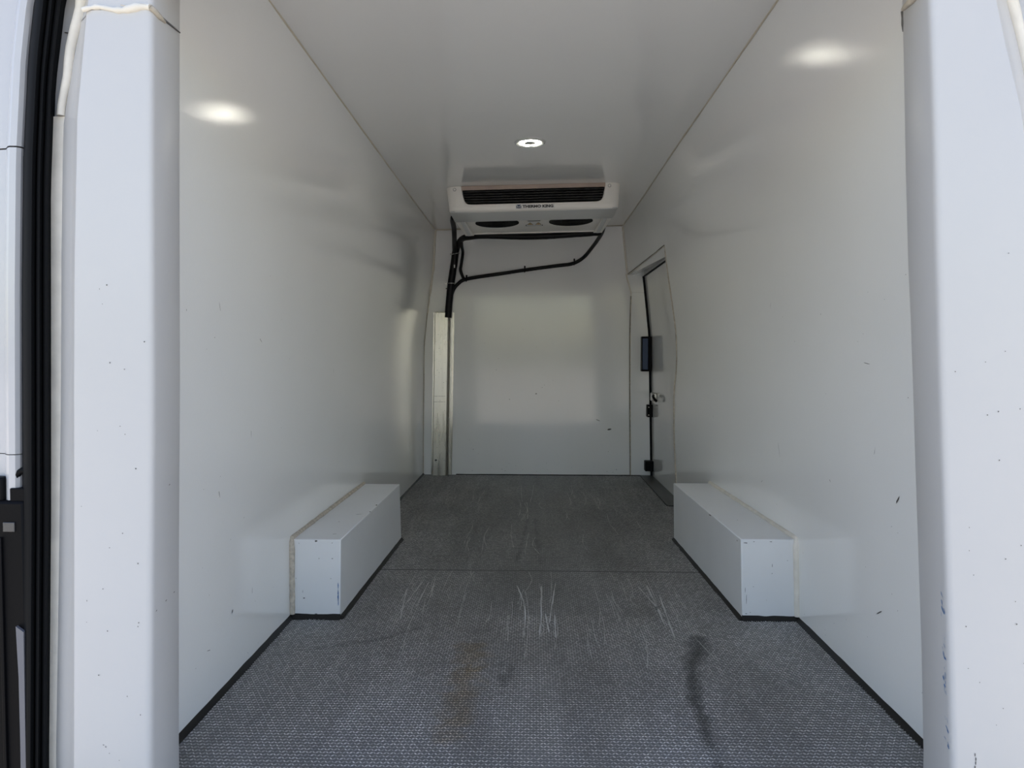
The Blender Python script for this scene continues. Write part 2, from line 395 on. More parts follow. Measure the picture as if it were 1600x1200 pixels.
Y_SEAM = 2.783
BOXL = dict(y0=2.262, y1=3.231, fi=-.577, ri=-.560, tf=-.574, tr=-.566, h=.238)
BOXR = dict(y0=2.289, y1=3.272, fi=.628, ri=.604, tf=.621, tr=.599, h=.243)
def in_box(x, y):
    l = (y > BOXL['y0'] - .008) & (y < BOXL['y1'] + .008) & (x < -.562)
    r = (y > BOXR['y0'] - .008) & (y < BOXR['y1'] + .008) & (x > .612)
    return l | r
for pi, (ya, yb) in enumerate(((1.285, Y_SEAM - .0012), (Y_SEAM + .0012, Y_BACK))):
    step = .007
    nx, ny = int(1.60 / step), int((yb - ya) / step)
    xs = np.linspace(-.775, .825, nx + 1); yy = np.linspace(ya, yb, ny + 1)
    G = np.stack(np.meshgrid(xs, yy), -1).reshape(-1, 2)
    V = np.concatenate([G, np.zeros((len(G), 1))], 1)
    i, j = np.meshgrid(np.arange(nx), np.arange(ny)); i, j = i.ravel(), j.ravel()
    q = np.stack([j * (nx + 1) + i, j * (nx + 1) + i + 1, (j + 1) * (nx + 1) + i + 1, (j + 1) * (nx + 1) + i], 1)
    me = bpy.data.meshes.new('floor_panel')
    me.vertices.add(len(V)); me.vertices.foreach_set('co', V.ravel())
    me.loops.add(q.size); me.loops.foreach_set('vertex_index', q.ravel().astype(np.int32))
    me.polygons.add(len(q)); me.polygons.foreach_set('loop_start', np.arange(0, q.size, 4, dtype=np.int32))
    me.update(calc_edges=True)
    paint_attr(me, G); me.materials.append(M['floor'])
    panel = link(bpy.data.objects.new('floor_panel', me), floor)
    # raised tread bars
    a, b = .0068, .0118
    gi, gj = np.meshgrid(np.arange(int(1.53 / a)), np.arange(int((yb - ya - .006) / b))); gi, gj = gi.ravel(), gj.ravel()
    cx = -.735 + gi * a; cy = ya + .006 + gj * b
    keep = ~in_box(cx, cy); cx, cy, gi, gj = cx[keep], cy[keep], gi[keep], gj[keep]
    ang = np.where((gi + gj) % 2 == 0, 1, -1) * math.radians(42)
    hl, hw = .0045, .0019
    worn = .35 + .65 * np.clip(np.abs(cx - .04) / .55 + np.where(cy < 2.3, .5, 0), 0, 1)
    h = .0019 * worn * rng.uniform(.75, 1.15, len(cx))
    ca, sa = np.cos(ang), np.sin(ang)
    n = len(cx)
    Vb = np.zeros((n, 6, 3))
    for k, (u, v) in enumerate(((-hl, 0), (0, -hw), (hl, 0), (0, hw))):
        Vb[:, k, 0] = cx + u * ca - v * sa; Vb[:, k, 1] = cy + u * sa + v * ca; Vb[:, k, 2] = .0001
    for k, u in ((4, -hl * .45), (5, hl * .45)):
        Vb[:, k, 0] = cx + u * ca; Vb[:, k, 1] = cy + u * sa; Vb[:, k, 2] = h
    tri = np.array([(0, 1, 4), (1, 5, 4), (1, 2, 5), (2, 3, 5), (3, 4, 5), (3, 0, 4)])
    T = (np.arange(n)[:, None, None] * 6 + tri[None]).reshape(-1, 3)
    me = bpy.data.meshes.new('tread_bars')
    Vf = Vb.reshape(-1, 3)
    me.vertices.add(len(Vf)); me.vertices.foreach_set('co', Vf.ravel())
    me.loops.add(T.size); me.loops.foreach_set('vertex_index', T.ravel().astype(np.int32))
    me.polygons.add(len(T)); me.polygons.foreach_set('loop_start', np.arange(0, T.size, 3, dtype=np.int32))
    me.update(calc_edges=True)
    paint_attr(me, np.repeat(np.stack([cx, cy], 1), 6, 0), np.repeat(rng.uniform(1.3, 2.7, n), 6)[:, None]); me.materials.append(M['bars'])
    tb = link(bpy.data.objects.new('tread_bars', me), panel); tb['kind'] = 'stuff'

# scratches across the tread: hair-thin bright lines cut into the plate
def scratches(name, lines, hw, m, parent, z=.0021):
    V, F = [], []
    for ln in lines:
        P = smooth_path([(x, y, z) for x, y in ln], max(4, int(30 / len(ln))))
        k0 = len(V)
        for i, p in enumerate(P):
            t = P[min(i + 1, len(P) - 1)] - P[max(i - 1, 0)]; t /= np.linalg.norm(t)
            nn = np.array((-t[1], t[0], 0)); w_ = hw * (.25 + .75 * abs(math.sin(i * .37 + k0))) * (0.15 if i in (0, len(P) - 1) else 1)
            j = rng.uniform(-.0008, .0008)
            V += [p + nn * (w_ + j), p + nn * (-w_ + j)]
        for i in range(len(P) - 1): F.append((k0 + 2 * i, k0 + 2 * i + 1, k0 + 2 * i + 3, k0 + 2 * i + 2))
    o = mesh(name, V, F, m, parent, fix=False); o['kind'] = 'stuff'
    return o
pn = [c for c in floor.children if c.name.startswith('floor_panel')]
pn.sort(key=lambda c: c.name)
scratches('scratch_marks', [q for q in SEG['scratch'] if q[0][1] < Y_SEAM], .0024, 'scratch', pn[0])
fine = []
for i in range(46):
    x = rng.uniform(-.45, .5); y = rng.uniform(1.9, 2.7); L = rng.uniform(.08, .45)
    fine.append([(x, min(y + L, 2.77)), (x + rng.uniform(-.012, .012), y + L * .5 if y + L < 2.77 else (y + 2.77) / 2), (x + rng.uniform(-.02, .02), y)])
scratches('scratch_marks', fine, .0010, 'scratch', pn[0])
fine = []
for i in range(40):
    x = rng.uniform(-.5, .5); y = rng.uniform(2.85, 4.3); L = rng.uniform(.1, .6)
    fine.append([(x, y + L), (x + rng.uniform(-.015, .015), y + L / 2), (x + rng.uniform(-.02, .02), y)])
scratches('scratch_marks', fine, .0012, 'scratch', pn[1])

# black sealant fillets where walls meet the floor
def fillet(name, path, inward, w=.011, h=.012, m='blackseal', parent=None):
    """triangular bead: path (x, y) along the wall foot, inward = unit (x, y) to the floor side, one per point"""
    V, F = [], []
    for i, (p, d) in enumerate(zip(path, inward)):
        k = 1 + rng.uniform(-.12, .12)
        V += [(p[0] - d[0] * .003, p[1] - d[1] * .003, h * k), (p[0] + d[0] * w * .45 * k, p[1] + d[1] * w * .45 * k, h * .62), (p[0] + d[0] * w * k, p[1] + d[1] * w * k, .0004), (p[0] - d[0] * .003, p[1] - d[1] * .003, .0004)]
    for i in range(len(path) - 1):
        for k in range(4):
            F.append((i * 4 + k, i * 4 + (k + 1) % 4, i * 4 + 4 + (k + 1) % 4, i * 4 + 4 + k))
    F.append((0, 1, 2, 3)); F.append(tuple(len(V) - 4 + k for k in (3, 2, 1, 0)))
    return mesh(name, V, F, m, parent, smooth=60)
def wall_fillet(name, X, ya, yb, s, **k):
    yy = np.linspace(ya, yb, max(3, int((yb - ya) / .05)))
    o = fillet(name, [(X(y, .0), y) for y in yy], [(s, 0)] * len(yy), **k)
    return tag(o, None, None, kind='structure')
wall_fillet('trim_1', Xl, 1.30, BOXL['y0'], 1, w=.014)
wall_fillet('trim_2', Xl, BOXL['y1'], Y_BACK, 1, w=.009)
wall_fillet('trim_3', Xr, 1.30, BOXR['y0'], -1, w=.014)
wall_fillet('trim_4', Xr, BOXR['y1'], DOOR_Y0, -1, w=.009)
xx = np.linspace(-.50, .70, 24)
tag(fillet('trim_5', [(x, Y_BACK) for x in xx], [(0, -1)] * len(xx), w=.012, h=.006), None, None, kind='structure')

# ------------------------------------------------------------------ door opening posts
ZT = [-.06, .07, .25, .41, .60, .744, .86, .963, 1.07, 1.12, 1.2, 1.243, 1.3]
LA = [(0.017, -0.664), (0.383, -0.658), (0.74, -0.65), (1.09, -0.645), (1.433, -0.639), (1.6, -0.629)]
LB = [(.07, -.668), (.411, -.660), (.744, -.652), (1.071, -.648), (1.39, -.642), (1.6, -.635)]
LC = [(.067, -.806), (.409, -.798), (.744, -.791), (.963, -.785), (1.2, -.775), (1.392, -.753), (1.6, -.71)]
LD = [(.041, -.872), (.395, -.858), (.742, -.846), (.968, -.840), (1.192, -.832), (1.293, -.816), (1.412, -.789), (1.6, -.73)]
LE = [(.041, -.883), (.511, -.868), (.855, -.860), (1.081, -.855), (1.269, -.844), (1.412, -.823), (1.6, -.77)]
LF = [(.041, -.928), (.511, -.914), (.741, -.909), (.912, -.905), (1.137, -.897), (1.31, -.884), (1.413, -.870), (1.6, -.82)]
RA = [(0.041, 0.717), (0.219, 0.71), (0.454, 0.697), (0.629, 0.687), (0.824, 0.677), (0.972, 0.667), (1.119, 0.66), (1.292, 0.653), (1.419, 0.647), (1.6, 0.637)]
RB = [(.093, .716), (.314, .704), (.533, .692), (.748, .680), (.981, .668), (1.118, .662), (1.243, .655), (1.377, .647), (1.6, .636)]
RC = [(.095, .852), (.5, .838), (.96, .823), (1.117, .812), (1.21, .798), (1.273, .779), (1.375, .755), (1.6, .70)]
RD = [(.095, .905), (.6, .890), (1.0, .875), (1.2, .850), (1.315, .828), (1.353, .817), (1.395, .805), (1.6, .74)]

def post_section(z, A, B, C, D, s):
    """outline of the post at height z, from the wall round to the flange; s = -1 left, +1 right"""
    a, b, c, d = interp(z, A), interp(z, B), interp(z, C), interp(z, D)
    pts = [(a + s * .15, 1.470), (a + s * .04, 1.450), (a + s * .010, 1.415), (a + s * .003, 1.402), (a, 1.395)]
    k = .13
    p0, p1, p2 = np.array((b + (a - b) * k, 1.299 + .096 * k)), np.array((b, 1.299)), np.array((b + s * .011, 1.2985))
    for t in np.linspace(0, 1, 6):
        pts.append(tuple(p0 * (1 - t) ** 2 + 2 * p1 * t * (1 - t) + p2 * t * t))
    pts.append((b + (c - b) * .5, 1.2985))
    w = d - c
    for t, yv in ((-.25, 1.2995), (0, 1.302), (.10, 1.307), (.18, 1.316), (.55, 1.333), (1.0, 1.352)):
        pts.append((c + w * t, yv))
    pts.append((d + s * .005, 1.40))
    return pts

def post_piece(name, zs, A, B, C, D, s, parent):
    V, F = [], []
    for z in zs:
        V += [(x, y, z) for x, y in post_section(z, A, B, C, D, s)]
    m = len(V) // len(zs)
    for i in range(len(zs) - 1):
        for k in range(m - 1):
            F.append((i * m + k, i * m + k + 1, (i + 1) * m + k + 1, (i + 1) * m + k))
        F.append((i * m + m - 1, i * m, (i + 1) * m, (i + 1) * m + m - 1))
    F.append(tuple(range(m))); F.append(tuple(range(len(V) - m, len(V))))
    return mesh(name, V, F, 'postcoat', parent, smooth=28)

def post(name, A, B, C, D, s, zj, label):
    e = empty(name, (0, 0, 0)); tag(e, label, None, kind='structure')
    post_piece('post_panel', [z for z in ZT if z < zj - .02] + [zj - .0015], A, B, C, D, s, e)
    post_piece('post_panel', [zj + .0015, 1.42, 1.48, 1.54, 1.60, 1.66], A, B, C, D, s, e)
    return e
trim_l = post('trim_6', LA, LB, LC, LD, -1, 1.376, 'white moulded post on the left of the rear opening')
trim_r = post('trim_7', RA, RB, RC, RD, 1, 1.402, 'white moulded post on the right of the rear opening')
# joint sealant at the top of the posts
def section_path(z, A, B, C, D, s, lo, hi, off=.001):
    p = post_section(z, A, B, C, D, s)[lo:hi]
    return [(x, y - off, z) for x, y in p]
zl = 1.376
b, c, a = interp(zl, LB), interp(zl, LC), interp(zl, LA)
pp = [(c + (b - c) * t, 1.2985, zl + .003 * math.sin(9 * t)) for t in np.linspace(-.05, .97, 16)]
tube('sealant_bead', pp, list(np.linspace(.0035, .0065, 16)), 'cream', trim_l, 8, jitter=.3)
tube('sealant_bead', [pp[-1], (b + .001, 1.304, zl - .001), (b + (a - b) * .2 + .0005, 1.319, zl - .004), (b + (a - b) * .45, 1.3425, zl - .005)], [.006, .006, .005, .002], 'dirtycream', trim_l, 8, jitter=.2)
tube('joint_crack', [(b + (a - b) * t + .0006, 1.30 + .095 * t, zl - .005 + .004 * t) for t in (.45, .65, .8, 1.0)], .0013, 'scuff', trim_l, 5)
tube('joint_crack', [(c + (b - c) * t, 1.2945, zl + .004 + .0015 * math.sin(17 * t)) for t in np.linspace(.55, 1.0, 10)], .0009, 'dirtycream', trim_l, 5)
zr = 1.402
b, a = interp(zr, RB), interp(zr, RA)
tube('sealant_bead', [(b + (a - b) * t - .001, 1.30 + .095 * t, zr) for t in (.05, .3, .6, .9, .99)], [.006, .006, .006, .005, .003], 'dirtycream', trim_r, 8, jitter=.2)
tube('joint_crack', [(interp(z, RA) - .0003, 1.396, z) for z in (1.400, 1.39, 1.378, 1.365)], [.003, .002, .0025, .0008], 'scuff', trim_r, 5)
# header over the opening (above the frame)
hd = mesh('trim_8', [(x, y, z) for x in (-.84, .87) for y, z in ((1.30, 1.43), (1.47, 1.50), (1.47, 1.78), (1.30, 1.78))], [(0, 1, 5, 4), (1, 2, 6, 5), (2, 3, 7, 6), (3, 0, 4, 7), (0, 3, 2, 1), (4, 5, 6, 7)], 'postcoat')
tag(hd, 'white header over the rear opening', None, kind='structure')

# flange, cream sealant strip and body skin beside the posts
def strip(name, zs, fns, m, parent=None, smooth=30):
    """fns: list of functions z -> (x, y), a surface swept up the opening"""
    V, F = [], []
    for z in zs:
        for f in fns:
            x, y = f(z); V.append((x, y, z))
    m_ = len(fns)
    for i in range(len(zs) - 1):
        for k in range(m_ - 1):
            F.append((i * m_ + k, i * m_ + k + 1, (i + 1) * m_ + k + 1, (i + 1) * m_ + k))
    return mesh(name, V, F, m, parent, smooth=smooth)
ZS = list(np.linspace(-.08, 1.66, 40))
body = empty('trim_9'); tag(body, 'white painted body pillar outside the left door seal', None, kind='structure')
strip('flange', ZS, [lambda z: (interp(z, LD) + .03, 1.357), lambda z: (interp(z, LF) - .012, 1.357), lambda z: (interp(z, LF) - .012, 1.45)], 'paint', body)
def wavy(z): return .0015 * math.sin(31 * z) + .001 * math.sin(83 * z + 1)
strip('sealant_strip', [z for z in ZS if z < 1.25], [lambda z: (interp(z, LD) + .006 + wavy(z), 1.353), lambda z: (interp(z, LD) - .001, 1.3505), lambda z: (interp(z, LE) - .002, 1.3510), lambda z: (interp(z, LE) - .004, 1.356)], 'cream', body)
zb = np.linspace(1.215, 1.50, 18)
tube('sealant_bead', [(interp(z, LD) + .002 + (interp(z, LE) - interp(z, LD)) * (.28 - .18 * (z - 1.24) / .2) + .002 * math.sin(60 * z), 1.349, z) for z in zb], list(np.linspace(.0065, .0125, 18)), 'cream', body, 10, jitter=.06)
tube('seam_line', [(interp(1.36, LE) + .004, 1.3555, 1.361), (interp(1.36, LE) + .022, 1.3555, 1.358)], .0012, 'scuff', body, 5)
def skin(name, z0, z1):
    zs = [z0] + [z for z in ZS if z0 + .01 < z < z1 - .01] + [z1]
    return strip(name, zs, [lambda z: (interp(z, LF) + .002, 1.362), lambda z: (interp(z, LF) - .002, 1.338), lambda z: (interp(z, LF) - .007, 1.332), lambda z: (interp(z, LF) - .018, 1.331),
                            lambda z: (interp(z, LF) - .024, 1.334), lambda z: (interp(z, LF) - .036, 1.347), lambda z: (interp(z, LF) - .065, 1.352), lambda z: (interp(z, LF) - .10, 1.349), lambda z: (interp(z, LF) - .125, 1.362), lambda z: (interp(z, LF) - .135, 1.40), lambda z: (interp(z, LF) - .137, 1.60)], 'paint', body)
skin('body_skin', 1.158, 1.66); skin('body_skin', .617, 1.1555); skin('body_skin', -.08, .6155)
strip('seam_backing', [.60, .63, 1.14, 1.17], [lambda z: (interp(z, LF) - .001, 1.366), lambda z: (interp(z, LF) - .016, 1.3385), lambda z: (interp(z, LF) - .036, 1.356), lambda z: (interp(z, LF) - .12, 1.366)], 'scuff', body)
# right-hand side, just outside the frame
body_r = empty('trim_10'); tag(body_r, 'white painted body pillar outside the right post', None, kind='structure')
strip('flange', ZS, [lambda z: (interp(z, RD) - .03, 1.357), lambda z: (interp(z, RD) + .07, 1.357), lambda z: (interp(z, RD) + .08, 1.332), lambda z: (interp(z, RD) + .13, 1.345), lambda z: (interp(z, RD) + .17, 1.36), lambda z: (interp(z, RD) + .18, 1.6)], 'paint', body_r)
tube('sealant_bead', [(interp(z, RD) + .004, 1.352, z) for z in np.linspace(.0, 1.5, 50)], .010, 'cream', body_r, 8, jitter=.1)

# ribbed rubber seals
def seal(name, LEt, LFt, s, label):
    V, F = [], []
    base = [(0.0, .358), (.02, .335), (.10, .310), (.20, .303), (.28, .310), (.31, .322), (.345, .309), (.43, .296), (.53, .299), (.585, .318), (.62, .303), (.74, .288), (.86, .288), (1.04, .306), (1.13, .335), (1.13, .358)]
    zs = list(np.linspace(-.08, 1.66, 48))
    for z in zs:
        e, f = interp(z, LEt), interp(z, LFt)
        for u, y in base: y = .354 - (.358 - y) * .55; V.append((e + (f - e) * u + s * (y - .35) * .62 * (u > .02), 1.0 + y, z))
    m_ = len(base)
    for i in range(len(zs) - 1):
        for k in range(m_):
            F.append((i * m_ + k, i * m_ + (k + 1) % m_, (i + 1) * m_ + (k + 1) % m_, (i + 1) * m_ + k))
    F.append(tuple(range(m_))); F.append(tuple(range(len(V) - m_, len(V))))
    o = mesh(name, V, F, 'rubber', None, smooth=60)
    return tag(o, label, 'door seal')
seal('door_seal', LE, LF, -1, 'black ribbed rubber door seal running up beside the left white post')


# black hinge bracket low at the left edge
hb = empty('door_hinge_bracket', (-.905, 1.31, .06)); tag(hb, 'black door hinge bracket low at the left beside the rubber seal', 'bracket')
def at_root(o, root):
    o.matrix_parent_inverse = Matrix.Translation(root.location).inverted(); return o
def rp(o): return at_root(o, hb)
rp(box('cover', -1.01, -.884, 1.325, 1.36, -.08, .535, 'plastic', hb, .006))
rp(box('block', -.912, -.884, 1.328, 1.356, .533, .557, 'plastic', hb, .002))
rp(box('post', -.96, -.924, 1.328, 1.356, .533, .576, 'plastic', hb, .004))
ring = [(-.889 + .019 * math.cos(t), 1.338, .565 + .023 * math.sin(t)) for t in np.linspace(-.4, math.pi + .6, 18)]
rp(tube('lug', ring, .0058, 'plastic', hb, 8))
rp(box('plate', -.922, -.901, 1.3225, 1.3255, .480, .497, 'slat', hb, .001))
V = [(-.900, 1.318, .312), (-.886, 1.318, .302), (-.888, 1.318, .06), (-.891, 1.318, -.08), (-.899, 1.318, -.08), (-.897, 1.318, .10), (-.897, 1.318, .22)]
V2 = [(x, y + .006, z) for x, y, z in V]
rp(mesh('guide_strip', V + V2, [tuple(range(7)), tuple(range(7, 14))] + [(i, (i + 1) % 7, 7 + (i + 1) % 7, 7 + i) for i in range(7)], 'guide', hb))
rp(box('rib', -.93, -.924, 1.320, 1.326, .0, .47, 'plastic', hb, .001))

hb.location.x -= .016

# ------------------------------------------------------------------ wheel arch boxes
def wheel_box(B, X, s, label):
    root = empty('wheel_arch_box', ((B['fi'] + B['ri']) / 2 + s * .08, (B['y0'] + B['y1']) / 2, 0))
    tag(root, label, 'wheel arch box', 'boxed wheel arches along the walls')
    h, y0, y1 = B['h'], B['y0'], B['y1']
    out = s * .01
    def pt(x, y, z): return (x, y, z)
    V = [pt(B['fi'], y0, .002), pt(B['ri'], y1, .002), pt(X(y1, 0) + out, y1, .002), pt(X(y0, 0) + out, y0, .002),
         pt(B['tf'], y0, h), pt(B['tr'], y1, h), pt(X(y1, h) + out, y1, h), pt(X(y0, h) + out, y0, h)]
    o = mesh('body', V, [(0, 1, 2, 3), (4, 5, 6, 7), (0, 1, 5, 4), (1, 2, 6, 5), (2, 3, 7, 6), (3, 0, 4, 7)], 'boxcoat', root); bevel(o, .0028, 2)
    at_root(o, root)
    # cream bead where box meets wall
    path = [(X(y, h) - s * .002, y, h + .001) for y in np.linspace(y1 + .004, y0 + .02, 26)]
    path += [(X(y0, h) - s * .002, y0 + .004, h), (X(y0, h) - s * .004, y0 - .003, h - .008)]
    path += [(X(y0, z) - s * .006, y0 - .003, z) for z in np.linspace(h - .03, .012, 12)]
    at_root(tube('sealant_bead', path, .0085, 'cream' if s > 0 else 'dirtycream', root, 8, jitter=.10), root)
    # black bead at the foot
    n = 22
    side = [(B['fi'] + (B['ri'] - B['fi']) * t, y0 + (y1 - y0) * t) for t in np.linspace(0, 1, n)]
    at_root(fillet('floor_sealant', side, [(-s, 0)] * n, w=.012, h=.010, parent=root), root)
    fr = [(X(y0, 0) + (B['fi'] - X(y0, 0)) * t, y0) for t in np.linspace(0, 1, 8)]
    at_root(fillet('floor_sealant', fr, [(0, -1)] * 8, w=.018, h=.013, parent=root), root)
    at_root(mesh('floor_sealant', [(B['fi'] + s * .004, y0 + .004, .012), (B['fi'] - s * .012, y0 + .002, .0006), (B['fi'] - s * .010, y0 - .012, .0006), (B['fi'], y0 - .018, .0006), (B['fi'] + s * .004, y0 + .004, .0006)],
                 [(0, 1, 2), (0, 2, 3), (1, 4, 3, 2), (0, 3, 4), (0, 4, 1)], 'blackseal', root), root)
    return root
wb_l = wheel_box(BOXL, Xl, -1, 'white boxed wheel arch against the left wall with a brownish sealant line')
wb_r = wheel_box(BOXR, Xr, 1, 'white boxed wheel arch against the right wall near the small door')

# chips and scuffs (flat wear marks)
def flakes(name, quads, m, parent, root=None):
    """quads: (centre, u, v) -> small irregular flat patches"""
    V, F = [], []
    for c, u, v in quads:
        c, u, v = np.array(c, float), np.array(u, float), np.array(v, float)
        k = len(V); n = 6
        for i in range(n):
            a = 2 * math.pi * i / n; r = rng.uniform(.55, 1.1)
            V.append(c + u * math.cos(a) * r + v * math.sin(a) * r)
        F.append(tuple(range(k, k + n)))
    o = mesh(name, V, F, m, parent, fix=False); o['kind'] = 'stuff'
    if root is not None: at_root(o, root)
    return o
q = []
for x, z, u, w in ((-.652, .0, .0, .0), (-.648, .233, .006, .003), (-.600, .181, .003, .0015), (-.640, .181, .0016, .0016), (-.605, .120, .003, .0008), (-.686, .06, .005, .002), (-.650, .012, .006, .0016), (-.690, .08, .0008, .006), (-.70, .226, .0016, .001), (-.60, .228, .002, .001), (-.71, .12, .0012, .0012)):
    if u: q.append(((x, BOXL['y0'] - .0008, z), (u, 0, 0), (0, 0, w)))
q += [((-.60, 2.62, .2388), (.012, .003, 0), (0, .002, 0)), ((-.572, 2.78, .2386), (.004, 0, 0), (0, .01, 0)), ((-.571, 2.66, .2386), (.003, 0, 0), (0, .008, 0)), ((-.64, 2.5, .2388), (.002, 0, 0), (0, .004, 0)), ((-.61, 2.33, .2388), (.008, .004, 0), (0, .002, 0))]
flakes('scuff_marks', q, 'scuff', wb_l, wb_l)
flakes('scuff_marks', [((-.583, BOXL['y0'] - .0008, z), (rng.uniform(.0006, .0022), 0, .001), (0, 0, .011)) for z in (.045, .055, .066, .076, .088, .10)], 'bluescuff', wb_l, wb_l)
q = [((x, BOXR['y0'] - .0008, z), (u, 0, 0), (0, 0, w)) for x, z, u, w in ((.636, .232, .008, .0016), (.66, .236, .004, .001), (.71, .236, .006, .001), (.640, .018, .004, .0012), (.652, .022, .002, .0012), (.715, .165, .001, .006), (.715, .14, .001, .002), (.76, .18, .002, .001), (.636, .09, .0008, .01), (.64, .06, .0008, .02), (.66, .10, .002, .0008), (.70, .06, .001, .001))]
q += [((.613 - .00, 2.30, .236), (0, .006, 0), (.0, 0, .002)), ((.606, 2.62, .2438), (.003, .0, 0), (0, .02, 0)), ((.68, 2.55, .2438), (.002, 0, 0), (0, .004, 0))]
flakes('scuff_marks', q, 'scuff', wb_r, wb_r)
flakes('scuff_marks', [((.6218 - .0005, 2.42 + .012 * i, .18 + .01 * math.sin(i * 2)), (0, .003, 0), (0, 0, .0015)) for i in range(6)], 'scuff', wb_r, wb_r)
def wall_marks(X, s, parent, n, zmax, extra=()):
    q = []
    for i in range(n):
        y = 1.45 + 3.4 * rng.random() ** 1.6; z = zmax * rng.random() ** 1.5 + .02
        if s > 0 and y > 4.0: continue
        L = rng.choice([.0015, .002, .003, .012], p=[.5, .25, .15, .1]); W = .0009
        a = rng.uniform(0, math.pi)
        q.append(((X(y, z) - s * .0011, y, z), (0, L * math.cos(a), L * math.sin(a)), (0, -W * math.sin(a), W * math.cos(a))))
    for y, z, L, W, a in extra:
        q.append(((X(y, z) - s * .0011, y, z), (0, L * math.cos(a), L * math.sin(a)), (0, -W * math.sin(a), W * math.cos(a))))
    flakes('scuff_marks', q, 'scuff', parent)
wall_marks(Xl, -1, wall_left, 70, 1.0, [(1.75, .47, .010, .0012, 1.9), (1.82, .17, .006, .003, .8), (1.95, .18, .012, .0012, 1.5)])
wall_marks(Xr, 1, wall_right, 80, 1.0, [(1.83, .775, .02, .001, .1), (2.45, .49, .03, .0008, 1.1), (2.05, .46, .008, .001, .6), (1.76, .205, .02, .002, 2.6), (1.68, .48, .012, .003, 2.2)])
q = []
for i in range(34):
    x = rng.uniform(-.48, .60); z = .02 + 1.0 * rng.random() ** 2.2
    L = rng.choice([.0015, .003, .006], p=[.5, .35, .15]); q.append(((x, Y_BACK - .0011, z), (L, 0, 0), (0, 0, .0015)))
q += [((.495, Y_BACK - .0011, .30), (.014, 0, .002), (0, 0, .007)), ((.42, Y_BACK - .0011, .36), (.016, 0, -.006), (0, 0, .002)), ((.02, Y_BACK - .0011, .53), (.006, 0, 0), (0, 0, .004))]
flakes('scuff_marks', q, 'scuff', wall_back)
q = []
for z, L in ((.38, .012), (.36, .004), (.31, .012), (.29, .014), (.27, .008), (.25, .012), (.235, .02), (.22, .008), (.16, .02), (.13, .012)):
    for k in range(4):
        zz = z + rng.uniform(-.012, .012)
        yy_ = 1.3085 + rng.uniform(0, .012)
        q.append(((interp(zz, RB) + (interp(zz, RA) - interp(zz, RB)) * (yy_ - 1.30) / .095 - .0012, yy_ - .0006, zz), (0, rng.uniform(.001, .004), rng.uniform(.002, .006)), (0, .0004, rng.uniform(.001, .003))))
flakes('scuff_marks', q, 'bluescuff', trim_r)
q = []
for i in range(34):
    z = .02 + .9 * rng.random() ** 1.6; t = rng.uniform(.1, .9); bb, cc = interp(z, LB), interp(z, LC)
    q.append(((bb + (cc - bb) * t, 1.2977, z), (rng.uniform(.0006, .0016), 0, 0), (0, 0, rng.uniform(.0006, .0018))))
q += [((interp(z, LB) + (interp(z, LA) - interp(z, LB)) * t + .0008, 1.30 + .095 * t, z), (0, .003, .001), (0, 0, .0012)) for z, t in ((.345, .15), (.352, .5), (.358, .8), (.56, .6))]
flakes('scuff_marks', q, 'scuff', trim_l)
q = []
for i in range(26):
    z = .03 + .95 * rng.random() ** 1.5; t = rng.uniform(.1, .9); bb, cc = interp(z, RB), interp(z, RC)
    q.append(((bb + (cc - bb) * t, 1.2977, z), (rng.uniform(.0006, .0016), 0, 0), (0, 0, rng.uniform(.0006, .0018))))
q += [((.752 + .0015 * math.sin(k), 1.2977, .118 - .007 * k), (.0012, 0, 0), (0, 0, .0045)) for k in range(6)]
flakes('scuff_marks', q, 'scuff', trim_r)

# ------------------------------------------------------------------ door in the right wall by the bulkhead
DF = [(0, .768), (.9, .748), (1.09, .728), (1.27, .708), (1.35, .698)]      # door face at the bulkhead end
def Xd(y, z):
    f = (y - DOOR_Y0) / (Y_BACK - DOOR_Y0)
    return (Xr(DOOR_Y0, z) + .026) * (1 - f) + (interp(z, DF) + .004) * f
door = empty('door_1', (.75, 4.5, 0)); tag(door, 'small grey-white side door with black hinges beside the bulkhead', None, kind='structure')
def dr(o): return at_root(o, door)
V, F = [], []
dys = np.linspace(DOOR_Y0 - .01, Y_BACK - .012, 8); dzs = np.linspace(.004, 1.32, 22)
for y in dys:
    for z in dzs: V.append((Xd(y, z), y, z))
for i in range(7):
    for k in range(21): F.append((i * 22 + k, i * 22 + k + 1, (i + 1) * 22 + k + 1, (i + 1) * 22 + k))
o = mesh('door_panel', V, F, 'doorcoat', door, smooth=40, fix=False); s_ = o.modifiers.new('thickness', 'SOLIDIFY'); s_.thickness = .04; s_.offset = -1
o.modifiers.new('split', 'EDGE_SPLIT').split_angle = math.radians(35)
dr(o)
# jamb panel on the bulkhead
JL = [(0, .632), (.6, .624), (.925, .622), (1.18, .627), (1.293, .594)]
zs = [.006, .3, .6, .9, 1.0, 1.1, 1.18]
V = []
for y in (Y_BACK - .010, Y_BACK - .0005):
    for z in zs: V += [(interp(z, JL) + .003, y, z), (interp(z, DF) - .008, y, z)]
n = len(zs)
F = [(i * 2, i * 2 + 1, i * 2 + 3, i * 2 + 2) for i in range(n - 1)] + [(2 * n + i * 2, 2 * n + i * 2 + 2, 2 * n + i * 2 + 3, 2 * n + i * 2 + 1) for i in range(n - 1)]
F += [(i * 2, i * 2 + 2, 2 * n + i * 2 + 2, 2 * n + i * 2) for i in range(n - 1)] + [(i * 2 + 1, 2 * n + i * 2 + 1, 2 * n + i * 2 + 3, i * 2 + 3) for i in range(n - 1)] + [(0, 2 * n, 2 * n + 1, 1), (2 * n - 2, 2 * n - 1, 4 * n - 1, 4 * n - 2)]
dr(mesh('jamb_panel', V, F, 'bulk', door))
V = []
